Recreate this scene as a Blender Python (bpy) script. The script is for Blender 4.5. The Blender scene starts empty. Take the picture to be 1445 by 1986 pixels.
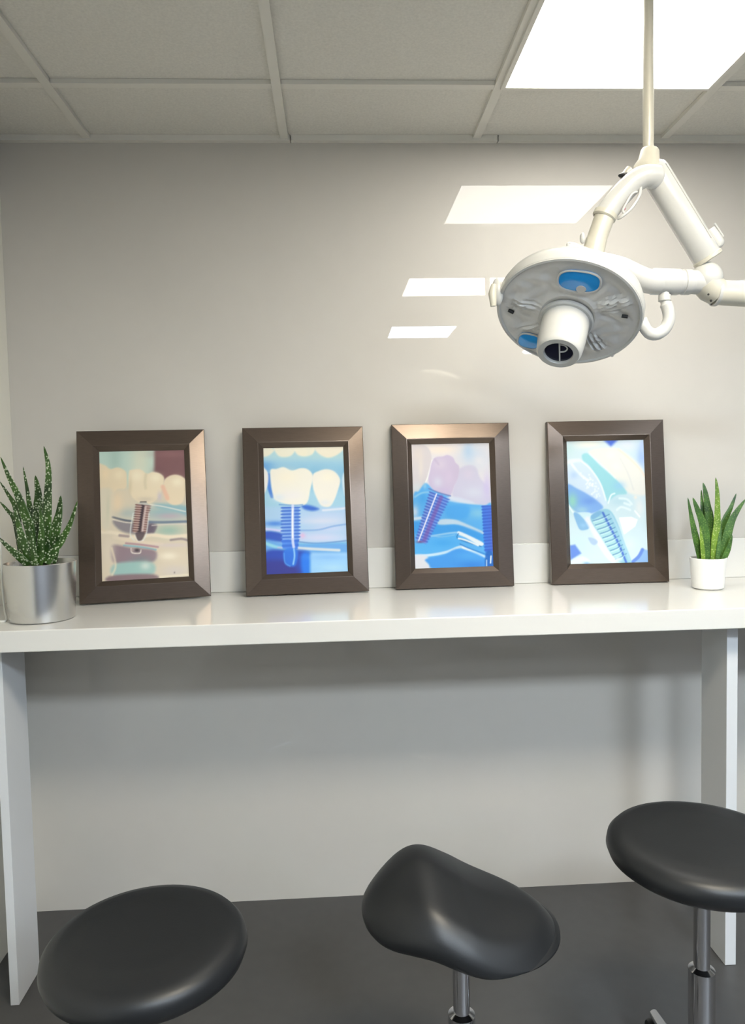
import bpy, bmesh, math, random
import numpy as np
from mathutils import Vector, Matrix
random.seed(4)
C = bpy.context.scene.collection
PI = math.pi

# ------------------------------------------------------------------ camera
W, H, F = 1445.0, 1986.0, 1450.0
CAM = Vector((0.0, -2.3387, 1.372))
yaw, pitch, roll = 0.0506, 0.0572, 0.0214
fw = Vector((math.sin(yaw)*math.cos(pitch), math.cos(yaw)*math.cos(pitch), -math.sin(pitch)))
rt = Vector((math.cos(yaw), -math.sin(yaw), 0.0))
up = rt.cross(fw)
rt, up = rt*math.cos(roll) - up*math.sin(roll), rt*math.sin(roll) + up*math.cos(roll)
cam_d = bpy.data.cameras.new('camera')
cam = bpy.data.objects.new('camera', cam_d); C.objects.link(cam)
cam_d.sensor_fit = 'HORIZONTAL'; cam_d.sensor_width = 36.0; cam_d.lens = 36.0*F/W
cam_d.clip_start = 0.01
m = Matrix((rt, up, -fw)).transposed().to_4x4(); m.translation = CAM
cam.matrix_world = m
bpy.context.scene.camera = cam


def ray(x, y):
    return (x-W/2)/F*rt - (y-H/2)/F*up + fw


def at_y(x, y, Y):
    d = ray(x, y); return CAM + d*((Y-CAM.y)/d.y)


def at_z(x, y, Z):
    d = ray(x, y); return CAM + d*((Z-CAM.z)/d.z)


# ------------------------------------------------------------------ materials
def s2l(c):
    return tuple((v/255/12.92 if v/255 <= .04045 else ((v/255+.055)/1.055)**2.4) for v in c)


def mat(name, col, rough=.5, metal=0., spec=.5, coat=0., coat_r=.03, coat_ior=1.5, noise=0., nscale=40., bump=0., bscale=200., vary=None):
    M = bpy.data.materials.new(name); M.use_nodes = True
    n = M.node_tree.nodes; l = M.node_tree.links; b = n['Principled BSDF']
    b.inputs['Roughness'].default_value = rough; b.inputs['Metallic'].default_value = metal
    b.inputs['Specular IOR Level'].default_value = spec
    b.inputs['Coat Weight'].default_value = coat; b.inputs['Coat Roughness'].default_value = coat_r
    b.inputs['Coat IOR'].default_value = coat_ior
    tc = n.new('ShaderNodeTexCoord')
    nz = n.new('ShaderNodeTexNoise'); nz.inputs['Scale'].default_value = nscale; nz.inputs['Detail'].default_value = 4
    l.new(tc.outputs['Object'], nz.inputs['Vector'])
    mx = n.new('ShaderNodeMix'); mx.data_type = 'RGBA'
    c2 = vary if vary else tuple(v*(1-noise) for v in col)
    mx.inputs['A'].default_value = (*col, 1); mx.inputs['B'].default_value = (*c2, 1)
    l.new(nz.outputs['Fac'], mx.inputs['Factor'])
    l.new(mx.outputs['Result'], b.inputs['Base Color'])
    if bump:
        nb = n.new('ShaderNodeTexNoise'); nb.inputs['Scale'].default_value = bscale; nb.inputs['Detail'].default_value = 3
        l.new(tc.outputs['Object'], nb.inputs['Vector'])
        bp = n.new('ShaderNodeBump'); bp.inputs['Strength'].default_value = bump; bp.inputs['Distance'].default_value = .002
        l.new(nb.outputs['Fac'], bp.inputs['Height']); l.new(bp.outputs['Normal'], b.inputs['Normal'])
    return M


def emis(name, col, s):
    M = bpy.data.materials.new(name); M.use_nodes = True
    b = M.node_tree.nodes['Principled BSDF']
    b.inputs['Base Color'].default_value = (.8, .8, .8, 1)
    b.inputs['Emission Color'].default_value = (*col, 1); b.inputs['Emission Strength'].default_value = s
    return M


M_wall = mat('satin_grey_wall_paint', (.58, .552, .506), .6, spec=0., coat=1., coat_r=.012, coat_ior=1.42, noise=.04, nscale=14)
M_side = mat('white_side_wall_paint', (.74, .72, .64), .55, spec=.3, noise=.03)
M_ceil = mat('acoustic_ceiling_tile', (.78, .76, .70), .9, spec=.2, noise=.25, nscale=160, bump=.4, bscale=180)
M_trim = mat('ceiling_grid_white', (.72, .70, .64), .5, noise=.05)
M_floor = mat('dark_vinyl_floor', (.075, .073, .072), .4, noise=.25, nscale=25)
M_counter = mat('glossy_off_white_laminate', (.70, .685, .645), .13, spec=.5, noise=.02, nscale=8)
M_panel = mat('pale_grey_panel_laminate', (.66, .67, .68), .4, noise=.03, nscale=8)
M_enamel = mat('white_enamel', (.56, .56, .54), .22, spec=.5, noise=.04, nscale=12)
M_cream = mat('aged_cream_enamel', (.58, .555, .47), .3, spec=.5, noise=.1, nscale=14)
M_plate = mat('grey_translucent_lamp_face', (.70, .69, .67), .3, spec=.5, noise=.2, nscale=22, bump=.6, bscale=28)
M_platerim = mat('pale_grey_rim', (.55, .55, .53), .3, noise=.1)
M_blue = mat('blue_lens', (.015, .26, .72), .1, spec=.6, noise=.3, nscale=18, vary=(.03, .38, .88))
M_navy = mat('navy_cap', (.006, .008, .03), .15, noise=.2)
M_black = mat('black_plastic', (.012, .012, .013), .4, noise=.2)
M_steel = mat('brushed_aluminium_pot', (.68, .675, .66), .27, metal=1., noise=.06, nscale=30)
M_ceram = mat('matt_white_ceramic', (.82, .81, .78), .45, noise=.03)
M_soil = mat('dark_potting_soil', (.02, .014, .01), .95, noise=.6, nscale=90, bump=1., bscale=120)
M_leather = mat('black_leather', (.011, .012, .0135), .42, spec=.42, noise=.2, nscale=30, bump=.05, bscale=320)
M_chrome = mat('polished_chrome', (.6, .6, .62), .12, metal=1., noise=.02)
M_cord = mat('white_plastic_cord', (.75, .74, .68), .4, noise=.03)
M_back = mat('frame_backing_board', (.05, .04, .033), .8, noise=.3)
M_scar = mat('pink_plastic_tag', (.5, .2, .25), .4, noise=.1)


def wood(name):
    M = mat(name, (.125, .096, .077), .26, metal=.6, spec=.5, noise=.25, nscale=60, vary=(.085, .062, .048))
    n = M.node_tree.nodes; l = M.node_tree.links
    mp = n.new('ShaderNodeMapping'); mp.inputs['Scale'].default_value = (.6, 8, 8)
    tc = [k for k in n if k.type == 'TEX_COORD'][0]; nz = [k for k in n if k.type == 'TEX_NOISE'][0]
    l.new(tc.outputs['Object'], mp.inputs['Vector']); l.new(mp.outputs['Vector'], nz.inputs['Vector'])
    return M


M_frame = wood('dark_stained_satin_wood')


def leafmat(name, dark, light, dot, dots, dscale):
    M = bpy.data.materials.new(name); M.use_nodes = True
    n = M.node_tree.nodes; l = M.node_tree.links; b = n['Principled BSDF']
    b.inputs['Roughness'].default_value = .38; b.inputs['Specular IOR Level'].default_value = .4
    tc = n.new('ShaderNodeTexCoord')
    nz = n.new('ShaderNodeTexNoise'); nz.inputs['Scale'].default_value = 22
    l.new(tc.outputs['Object'], nz.inputs['Vector'])
    mx = n.new('ShaderNodeMix'); mx.data_type = 'RGBA'
    mx.inputs['A'].default_value = (*dark, 1); mx.inputs['B'].default_value = (*light, 1)
    cr = n.new('ShaderNodeMapRange'); cr.inputs['From Min'].default_value = .3; cr.inputs['From Max'].default_value = .7
    l.new(nz.outputs['Fac'], cr.inputs['Value']); l.new(cr.outputs['Result'], mx.inputs['Factor'])
    vo = n.new('ShaderNodeTexVoronoi'); vo.inputs['Scale'].default_value = dscale; vo.inputs['Randomness'].default_value = .75
    l.new(tc.outputs['Object'], vo.inputs['Vector'])
    r2 = n.new('ShaderNodeMapRange'); r2.inputs['From Min'].default_value = .26; r2.inputs['From Max'].default_value = .40
    r2.inputs['To Min'].default_value = dots; r2.inputs['To Max'].default_value = 0
    l.new(vo.outputs['Distance'], r2.inputs['Value'])
    m2 = n.new('ShaderNodeMix'); m2.data_type = 'RGBA'; m2.inputs['B'].default_value = (*dot, 1)
    l.new(r2.outputs['Result'], m2.inputs['Factor']); l.new(mx.outputs['Result'], m2.inputs['A'])
    l.new(m2.outputs['Result'], b.inputs['Base Color'])
    return M


M_leafA = leafmat('speckled_dark_green_leaf', (.012, .035, .008), (.05, .12, .018), (.50, .56, .40), .9, 150)
M_leafB = leafmat('plain_green_leaf', (.018, .055, .012), (.07, .17, .025), (.25, .38, .10), .3, 170)
M_leafY = leafmat('yellow_green_leaf', (.08, .17, .02), (.20, .33, .03), (.45, .52, .2), .6, 190)


# ------------------------------------------------------------------ mesh helpers
def obj(name, bm, m, parent=None, smooth=True, bevel=0., subd=0):
    bmesh.ops.recalc_face_normals(bm, faces=bm.faces)
    me = bpy.data.meshes.new(name); bm.to_mesh(me); bm.free()
    o = bpy.data.objects.new(name, me); C.objects.link(o)
    if m: me.materials.append(m)
    if smooth:
        for p in me.polygons: p.use_smooth = True
        me.set_sharp_from_angle(angle=math.radians(38))
    if bevel:
        b = o.modifiers.new('bevel', 'BEVEL'); b.width = bevel; b.segments = 3; b.limit_method = 'ANGLE'; b.angle_limit = math.radians(40)
        b.harden_normals = True
    if subd:
        s = o.modifiers.new('subd', 'SUBSURF'); s.levels = s.render_levels = subd
    if parent: o.parent = parent
    return o


def thing(name, label, cat, loc, group=None):
    o = bpy.data.objects.new(name, None); C.objects.link(o); o.location = loc; o.empty_display_size = .05
    o['label'] = label; o['category'] = cat
    if group: o['group'] = group
    return o


def tag(o, label, cat, group=None):
    o['label'] = label; o['category'] = cat
    if group: o['group'] = group
    return o


def struct(name, bm, m, **k):
    o = obj(name, bm, m, None, **k); o['kind'] = 'structure'; return o


def add_box(bm, x0, x1, y0, y1, z0, z1):
    v = [bm.verts.new((x, y, z)) for x in (x0, x1) for y in (y0, y1) for z in (z0, z1)]
    for f in ((0, 1, 3, 2), (4, 6, 7, 5), (0, 4, 5, 1), (2, 3, 7, 6), (0, 2, 6, 4), (1, 5, 7, 3)):
        bm.faces.new([v[i] for i in f])
    return v


def box(x0, x1, y0, y1, z0, z1):
    bm = bmesh.new(); add_box(bm, x0, x1, y0, y1, z0, z1); return bm


def basis(d):
    d = Vector(d).normalized()
    a = Vector((0, 0, 1)) if abs(d.z) < .9 else Vector((0, 1, 0))
    u = d.cross(a).normalized(); return u, u.cross(d).normalized(), d


def add_tube(bm, pts, rad, seg=20, cap=True):
    pts = [Vector(p) for p in pts]; n = len(pts)
    if not hasattr(rad, '__len__'): rad = [rad]*n
    u = None; rings = []
    for i, p in enumerate(pts):
        t = pts[min(i+1, n-1)] - pts[max(i-1, 0)]
        if t.length < 1e-9: t = Vector((0, 0, 1))
        t.normalize()
        if u is None: u = basis(t)[0]; v = t.cross(u)
        else:
            u = (u - t*u.dot(t)).normalized(); v = t.cross(u)
        rings.append([bm.verts.new(p + (u*math.cos(2*PI*k/seg) + v*math.sin(2*PI*k/seg))*rad[i]) for k in range(seg)])
    for a, b in zip(rings, rings[1:]):
        for k in range(seg): bm.faces.new((a[k], a[(k+1) % seg], b[(k+1) % seg], b[k]))
    if cap:
        bm.faces.new(rings[0][::-1]); bm.faces.new(rings[-1])


def tube(pts, rad, seg=20):
    bm = bmesh.new(); add_tube(bm, pts, rad, seg); return bm


def spline(pts, n=8):
    P = [Vector(p) for p in pts]; out = []
    for i in range(len(P)-1):
        a, b, c, d = P[max(i-1, 0)], P[i], P[i+1], P[min(i+2, len(P)-1)]
        for k in range(n):
            t = k/n
            out.append(.5*((2*b) + (c-a)*t + (2*a-5*b+4*c-d)*t*t + (3*b-a-3*c+d)*t**3))
    out.append(P[-1]); return out


def lathe(prof, c=(0, 0, 0), ax=(0, 0, 1), seg=48):
    """prof: list of (radius, height) turned about ax through c"""
    bm = bmesh.new(); u, v, d = basis(ax); c = Vector(c); rings = []
    for r, h in prof:
        if r < 1e-6: rings.append([bm.verts.new(c + d*h)])
        else: rings.append([bm.verts.new(c + d*h + (u*math.cos(2*PI*k/seg) + v*math.sin(2*PI*k/seg))*r) for k in range(seg)])
    for a, b in zip(rings, rings[1:]):
        for k in range(seg):
            k2 = (k+1) % seg
            if len(a) == 1 and len(b) == 1: continue
            if len(a) == 1: bm.faces.new((a[0], b[k], b[k2]))
            elif len(b) == 1: bm.faces.new((a[k], a[k2], b[0]))
            else: bm.faces.new((a[k], a[k2], b[k2], b[k]))
    return bm


def ball(c, r, sx=1, sy=1, sz=1, seg=24):
    bm = bmesh.new(); bmesh.ops.create_uvsphere(bm, u_segments=seg, v_segments=seg//2, radius=r)
    for v in bm.verts: v.co = Vector((v.co.x*sx, v.co.y*sy, v.co.z*sz)) + Vector(c)
    return bm


def local(bm, o):
    """shift world-space verts into the local frame of thing o (location only)"""
    for v in bm.verts: v.co -= o.location
    return bm


# ------------------------------------------------------------------ setting
ZT = 1.000          # worktop
ZC = 2.365          # underside of ceiling grid
XL, XR = -0.9756, 3.2
struct('wall_back', box(XL-.12, XR, 0, .12, 0, ZC+.1), M_wall, smooth=False)
bm = box(XL-.12, XL, -4.6, -.0005, 0, ZC+.1)
struct('wall_left', bm, M_side, smooth=False)
struct('floor', box(XL-.12, XR+.6, -4.6, .12, -.1, 0), M_floor, smooth=False)
struct('ceiling', box(XL+.0005, XR+.6, -4.6, -.0005, ZC+.018, ZC+.12), M_ceil, smooth=False)
gx = [-.71, -.125, .46, 1.045, 1.63, 2.215, 2.8]
gy = [-.325, -.765, -1.19, -1.61, -2.03, -2.49, -2.94, -3.41, -3.85, -4.3]
bm = bmesh.new()
for x in gx: add_box(bm, x-.012, x+.012, -4.6, -.02, ZC+.006, ZC+.0175)
struct('trim_1', bm, M_trim, smooth=False)
bm = bmesh.new()
for y in gy:
    for a, b in zip([XL-.01]+gx, gx+[XR]): add_box(bm, a+.0125, b-.0125, y-.012, y+.012, ZC+.006, ZC+.0175)
struct('trim_2', bm, M_trim, smooth=False)
bm = bmesh.new()
for a, b in zip([XL, -.105, .527], [-.108, .524, XR]):
    add_box(bm, a+.001, b, -.019, -.0005, ZC, ZC+.0175)
struct('trim_3', bm, M_trim, smooth=False)

# ------------------------------------------------------------------ ceiling lights
def ceiling_light(x0, x1, y0, y1, col, s, label):
    t = thing('ceiling_light', label, 'ceiling light', ((x0+x1)/2, (y0+y1)/2, ZC), 'ceiling light panels')
    cx, cy = t.location.x, t.location.y
    hx, hy = (x1-x0)/2, (y1-y0)/2; w = .012
    bm = bmesh.new()
    for a in ((-hx-w, hx+w, -hy-w, -hy), (-hx-w, hx+w, hy, hy+w), (-hx-w, -hx, -hy, hy), (hx, hx+w, -hy, hy)):
        add_box(bm, *a, -.002, .0178)
    obj('light_frame', bm, M_trim, t, smooth=False)
    obj('diffuser', box(-hx+.0005, hx-.0005, -hy+.0005, hy-.0005, 0, .0178), emis('lit_diffuser', col, s), t, smooth=False)
    return t


WARM = (1., .90, .72); NEUT = (1., .97, .90); COOL = (.77, .885, 1.)
ceiling_light(.475, 1.02, -.752, -.338, NEUT, 13, 'lit ceiling panel light nearest the picture wall, beside the drop tube of the surgical lamp')
ceiling_light(.42, .93, -2.02, -1.62, WARM, 60, 'ceiling panel light second from the picture wall in the left row')
ceiling_light(.435, .89, -3.40, -2.95, COOL, 96, 'ceiling panel light farthest from the picture wall in the left row')
ceiling_light(1.98, 2.50, -2.02, -1.72, COOL, 30, 'ceiling panel light nearest the picture wall in the right row')
ceiling_light(1.66, 2.19, -3.40, -2.95, COOL, 86, 'ceiling panel light second from the picture wall in the right row')
ceiling_light(1.66, 2.19, -4.28, -3.87, COOL, 40, 'added unseen fill panel at the far end of the right row, brightening the wall under the counter')  # unseen panel added for more low frontal light under the counter

# ------------------------------------------------------------------ counter
ct = thing('counter', 'long glossy off-white counter running along the grey wall under the picture frames', 'counter', (.2, -.25, 0))
YF = -.5063
bm = box(XL+.001, XR-.3, YF, -.0008, .9466, ZT)
obj('worktop', local(bm, ct), M_counter, ct, bevel=.003)
# upright leg panels standing between the wall and the front edge
bm = box(-.850-.022, -.850, -.425, -.288, .001, .9462)
obj('leg', local(bm, ct), M_panel, ct, bevel=.001)
bm = box(1.033, 1.063, -.425, -.288, .001, .9462)
obj('leg', local(bm, ct), M_panel, ct, bevel=.001)
o = obj('backsplash', box(XL+.002, XR-.3, -.015, -.0008, ZT+.0003, 1.1267), M_counter, bevel=.002)
tag(o, 'low off-white upstand strip along the wall behind the picture frames', 'backsplash')
# ------------------------------------------------------------------ pictures
GU, GV = 150, 222


def ss(a, b, x):
    t = np.clip((x-a)/(b-a+1e-9), 0, 1); return t*t*(3-2*t)


class Paint:
    """paints a print on a grid; shapes are given on the plane of the print, quad = its corners on that plane"""
    def __init__(s, quad, base):
        u = (np.arange(GU)+.5)/GU; v = (np.arange(GV)+.5)/GV; U, V = np.meshgrid(u, v)
        q = np.array(quad, float)
        s.X = (q[0][0]*(1-U)+q[1][0]*U)*(1-V) + (q[3][0]*(1-U)+q[2][0]*U)*V
        s.Y = (q[0][1]*(1-U)+q[1][1]*U)*(1-V) + (q[3][1]*(1-U)+q[2][1]*U)*V
        s.a = np.zeros((GV, GU, 3)); s.a[:] = base

    def lay(s, col, mask, o=1.):
        m = (np.clip(mask, 0, 1)*o)[..., None]; s.a = s.a*(1-m) + np.asarray(col, float)*m

    def sd(s, pts, closed=True):
        P = np.array(pts, float); n = len(P); d = np.full(s.X.shape, 1e9); ins = np.zeros(s.X.shape, bool)
        for i in range(n if closed else n-1):
            a = P[i]; b = P[(i+1) % n]; e = b-a; wx = s.X-a[0]; wy = s.Y-a[1]
            t = np.clip((wx*e[0]+wy*e[1])/(e@e+1e-9), 0, 1)
            d = np.minimum(d, np.hypot(wx-t*e[0], wy-t*e[1]))
            if closed:
                c = (a[1] > s.Y) != (b[1] > s.Y)
                ins ^= c & (s.X < (b[0]-a[0])*(s.Y-a[1])/(b[1]-a[1]+1e-9)+a[0])
        return np.where(ins, -d, d) if closed else d

    def poly(s, pts, col, blur=8, o=1., curve=True):
        if curve:
            P = [Vector((x, y, 0)) for x, y in pts]; n = len(P); out = []
            for i in range(n):
                a, b, c, d = P[i-1], P[i], P[(i+1) % n], P[(i+2) % n]
                for k in range(5):
                    t = k/5
                    w = .5*((2*b)+(c-a)*t+(2*a-5*b+4*c-d)*t*t+(3*b-a-3*c+d)*t**3); out.append((w.x, w.y))
            pts = out
        m = ss(blur, -blur, s.sd(pts)); m = 1-ss(-blur, blur, s.sd(pts)); s.lay(col, m, o); return m

    def line(s, pts, w, col, blur=6, o=1.):
        P = [(p.x, p.y) for p in spline([(x, y, 0) for x, y in pts], 5)]
        s.lay(col, 1-ss(w/2-blur*.5, w/2+blur*.5, s.sd(P, False)), o)

    def blob(s, cx, cy, rx, ry, col, o=1., rot=0.):
        c, n = math.cos(rot), math.sin(rot); dx = s.X-cx; dy = s.Y-cy
        s.lay(col, np.exp(-(((dx*c+dy*n)/rx)**2+((-dx*n+dy*c)/ry)**2)*1.2), o)

    def noise(s, amp, sx, sy, seed):
        r = np.random.RandomState(seed)
        n = np.zeros(s.X.shape)
        for k in range(10):
            a, b, p = r.normal(0, 1/sx), r.normal(0, 1/sy), r.uniform(0, 6.3); n += np.sin(s.X*a+s.Y*b+p)
        s.a = np.clip(s.a + amp*n[..., None], 0, 255)

    def screw(s, p0, p1, w0, w1, n, cols, core=None, corew=.1, edge=.12):
        """threaded implant from p0 to p1"""
        p0 = np.array(p0, float); p1 = np.array(p1, float); d = p1-p0; L = np.hypot(*d); d /= L
        t = ((s.X-p0[0])*d[0]+(s.Y-p0[1])*d[1])/L; q = (s.X-p0[0])*d[1]-(s.Y-p0[1])*d[0]
        w = (w0+(w1-w0)*t)/2; ph = t*n*2*PI + q/w0*1.2
        wob = w*(1+edge*np.sin(ph)); inside = (1-ss(wob-6, wob+6, abs(q)))*ss(-.01, .01, t)*(1-ss(.99, 1.01, t))
        k = (np.sin(ph)*.5+.5)[..., None]
        col = np.array(cols[0])*k + np.array(cols[1])*(1-k)
        shade = (np.clip(q/w, -1, 1)*.5+.5)[..., None]
        col = col*(1-.35*shade) + np.array(cols[2])*.35*shade
        m = inside[..., None]; s.a = s.a*(1-m) + col*m
        if core is not None:
            o = 1-ss(corew*w0*.5, corew*w0, abs(q+corew*w0*.35*np.sin(ph)))
            s.lay(core, o*inside, .9)


def art_one():
    p = Paint([(282, 300), (1110, 285), (1162, 1512), (345, 1545)], (222, 208, 184))
    p.lay((190, 214, 202), 1-ss(560, 700, p.Y))
    p.blob(440, 380, 70, 200, (165, 190, 180), .7); p.blob(680, 400, 110, 250, (218, 220, 198), .9)
    p.lay((128, 90, 92), ss(790, 840, p.X)*(1-ss(560, 640, p.Y))); p.blob(980, 330, 200, 40, (150, 108, 110), .5); p.blob(850, 520, 60, 60, (100, 66, 72), .5)
    p.blob(930, 900, 300, 90, (150, 186, 192), .9); p.blob(560, 900, 120, 50, (170, 186, 186), .7)
    p.poly([(840, 810), (1130, 840), (1145, 930), (1000, 880), (850, 850)], (140, 184, 196), 20, .8)
    p.blob(960, 930, 140, 30, (196, 168, 180), .7); p.blob(960, 1070, 160, 60, (158, 190, 176), .9)
    p.poly([(435, 965), (640, 990), (800, 990), (800, 1090), (640, 1100), (500, 1060)], (128, 122, 132), 18, .85)
    p.poly([(770, 1010), (850, 1015), (810, 1110), (760, 1100)], (104, 92, 108), 14, .8)
    p.line([(770, 985), (900, 990), (1140, 985)], 24, (98, 116, 142), 14, .8)
    p.line([(430, 935), (540, 965), (610, 975)], 18, (84, 92, 108), 10, .9); p.line([(435, 958), (540, 985), (610, 992)], 8, (236, 226, 210), 6)
    p.line([(780, 820), (900, 838), (1120, 890)], 10, (236, 232, 220), 8, .9); p.line([(800, 1020), (950, 1010), (1140, 1010)], 9, (226, 214, 204), 8, .8)
    p.line([(330, 1075), (450, 1085), (620, 1130), (800, 1110), (960, 1130), (1140, 1120)], 34, (238, 224, 200), 22)
    p.line([(450, 1125), (560, 1150), (700, 1175), (900, 1200)], 30, (230, 214, 192), 22, .9)
    p.line([(980, 1160), (1080, 1150), (1140, 1165)], 20, (140, 124, 130), 16, .8); p.line([(500, 1110), (580, 1120)], 24, (140, 120, 126), 16, .7)
    p.blob(1000, 1210, 180, 24, (218, 204, 200), .9)
    p.line([(560, 1185), (700, 1200), (860, 1225)], 18, (168, 120, 138), 12, .7); p.line([(540, 1205), (700, 1222), (840, 1250)], 16, (132, 190, 206), 12, .9)
    p.poly([(430, 1205), (600, 1225), (835, 1260), (800, 1370), (470, 1375)], (150, 130, 138), 20)
    p.blob(700, 1350, 110, 50, (128, 140, 142), .7)
    p.poly([(470, 1375), (800, 1370), (800, 1490), (460, 1490)], (160, 196, 190), 22); p.blob(745, 1400, 50, 40, (212, 224, 214), .9)
    p.poly([(440, 1485), (820, 1480), (830, 1545), (420, 1545)], (140, 118, 122), 18)
    p.blob(960, 1310, 90, 40, (246, 236, 216), .8); p.blob(1020, 1450, 150, 60, (212, 202, 196), .8); p.line([(880, 1505), (1160, 1488)], 14, (240, 230, 206), 12, .8)
    p.blob(400, 1250, 60, 150, (228, 214, 194), .8); p.line([(430, 1230), (470, 1390), (440, 1480)], 18, (240, 226, 196), 18, .7)
    # teeth
    p.poly([(270, 440), (340, 434), (395, 472), (470, 458), (540, 495), (555, 560), (545, 660), (440, 700), (400, 1030), (320, 1030), (270, 700)], (232, 214, 182), 10)
    p.poly([(290, 690), (440, 700), (410, 1020), (330, 1020)], (220, 212, 192), 24, .8); p.blob(470, 800, 60, 120, (238, 214, 180), .8); p.blob(385, 850, 20, 150, (206, 204, 180), .7)
    p.blob(350, 520, 40, 60, (244, 220, 184), .7); p.blob(480, 530, 50, 50, (242, 226, 194), .8)
    p.poly([(575, 500), (600, 482), (680, 478), (745, 520), (800, 503), (870, 520), (912, 570), (890, 680), (850, 760), (770, 812), (680, 800), (600, 730), (572, 600)], (236, 220, 190), 9)
    p.blob(650, 540, 60, 60, (246, 234, 206), .9); p.blob(830, 560, 60, 50, (246, 234, 206), .9); p.line([(735, 530), (728, 600), (735, 660)], 26, (214, 202, 170), 26, .6)
    p.blob(740, 770, 90, 30, (202, 190, 172), .6); p.blob(590, 640, 18, 90, (212, 196, 162), .6)
    p.poly([(912, 590), (960, 545), (1030, 532), (1100, 560), (1135, 620), (1110, 740), (1080, 810), (1000, 825), (935, 780), (905, 680)], (234, 216, 186), 9)
    p.blob(1040, 600, 60, 50, (246, 234, 206), .9); p.line([(900, 650), (925, 710), (945, 760)], 40, (236, 186, 160), 26, .8); p.blob(870, 740, 26, 50, (206, 196, 204), .8)
    p.line([(690, 795), (740, 795)], 14, (70, 64, 66), 6); p.poly([(680, 800), (750, 800), (755, 835), (675, 835)], (190, 190, 186), 8, .8)
    p.screw((715, 820), (682, 1090), 140, 128, 12, ((104, 66, 62), (214, 188, 176), (168, 140, 138)), (62, 48, 56), .14, .1)
    p.line([(738, 840), (722, 960), (710, 1080)], 20, (224, 206, 200), 12, .7)
    for x0, x1 in ((622, 598), (772, 750)):
        p.line([(x0, 900), (x1, 1090), (x1+(40 if x1 < 650 else -30), 1160)], 10, (226, 230, 226), 8, .8)
    p.poly([(650, 1085), (735, 1085), (705, 1160), (668, 1160)], (92, 78, 82), 8, .9); p.line([(640, 1110), (670, 1165), (720, 1160)], 8, (236, 232, 224), 6)
    p.line([(608, 1235), (620, 1275), (690, 1280), (700, 1250)], 10, (240, 230, 220), 6); p.blob(664, 1252, 26, 18, (74, 64, 68)); p.blob(622, 1250, 16, 16, (180, 160, 154))
    p.blob(1018, 1468, 6, 8, (110, 96, 96))
    return p.a


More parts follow.
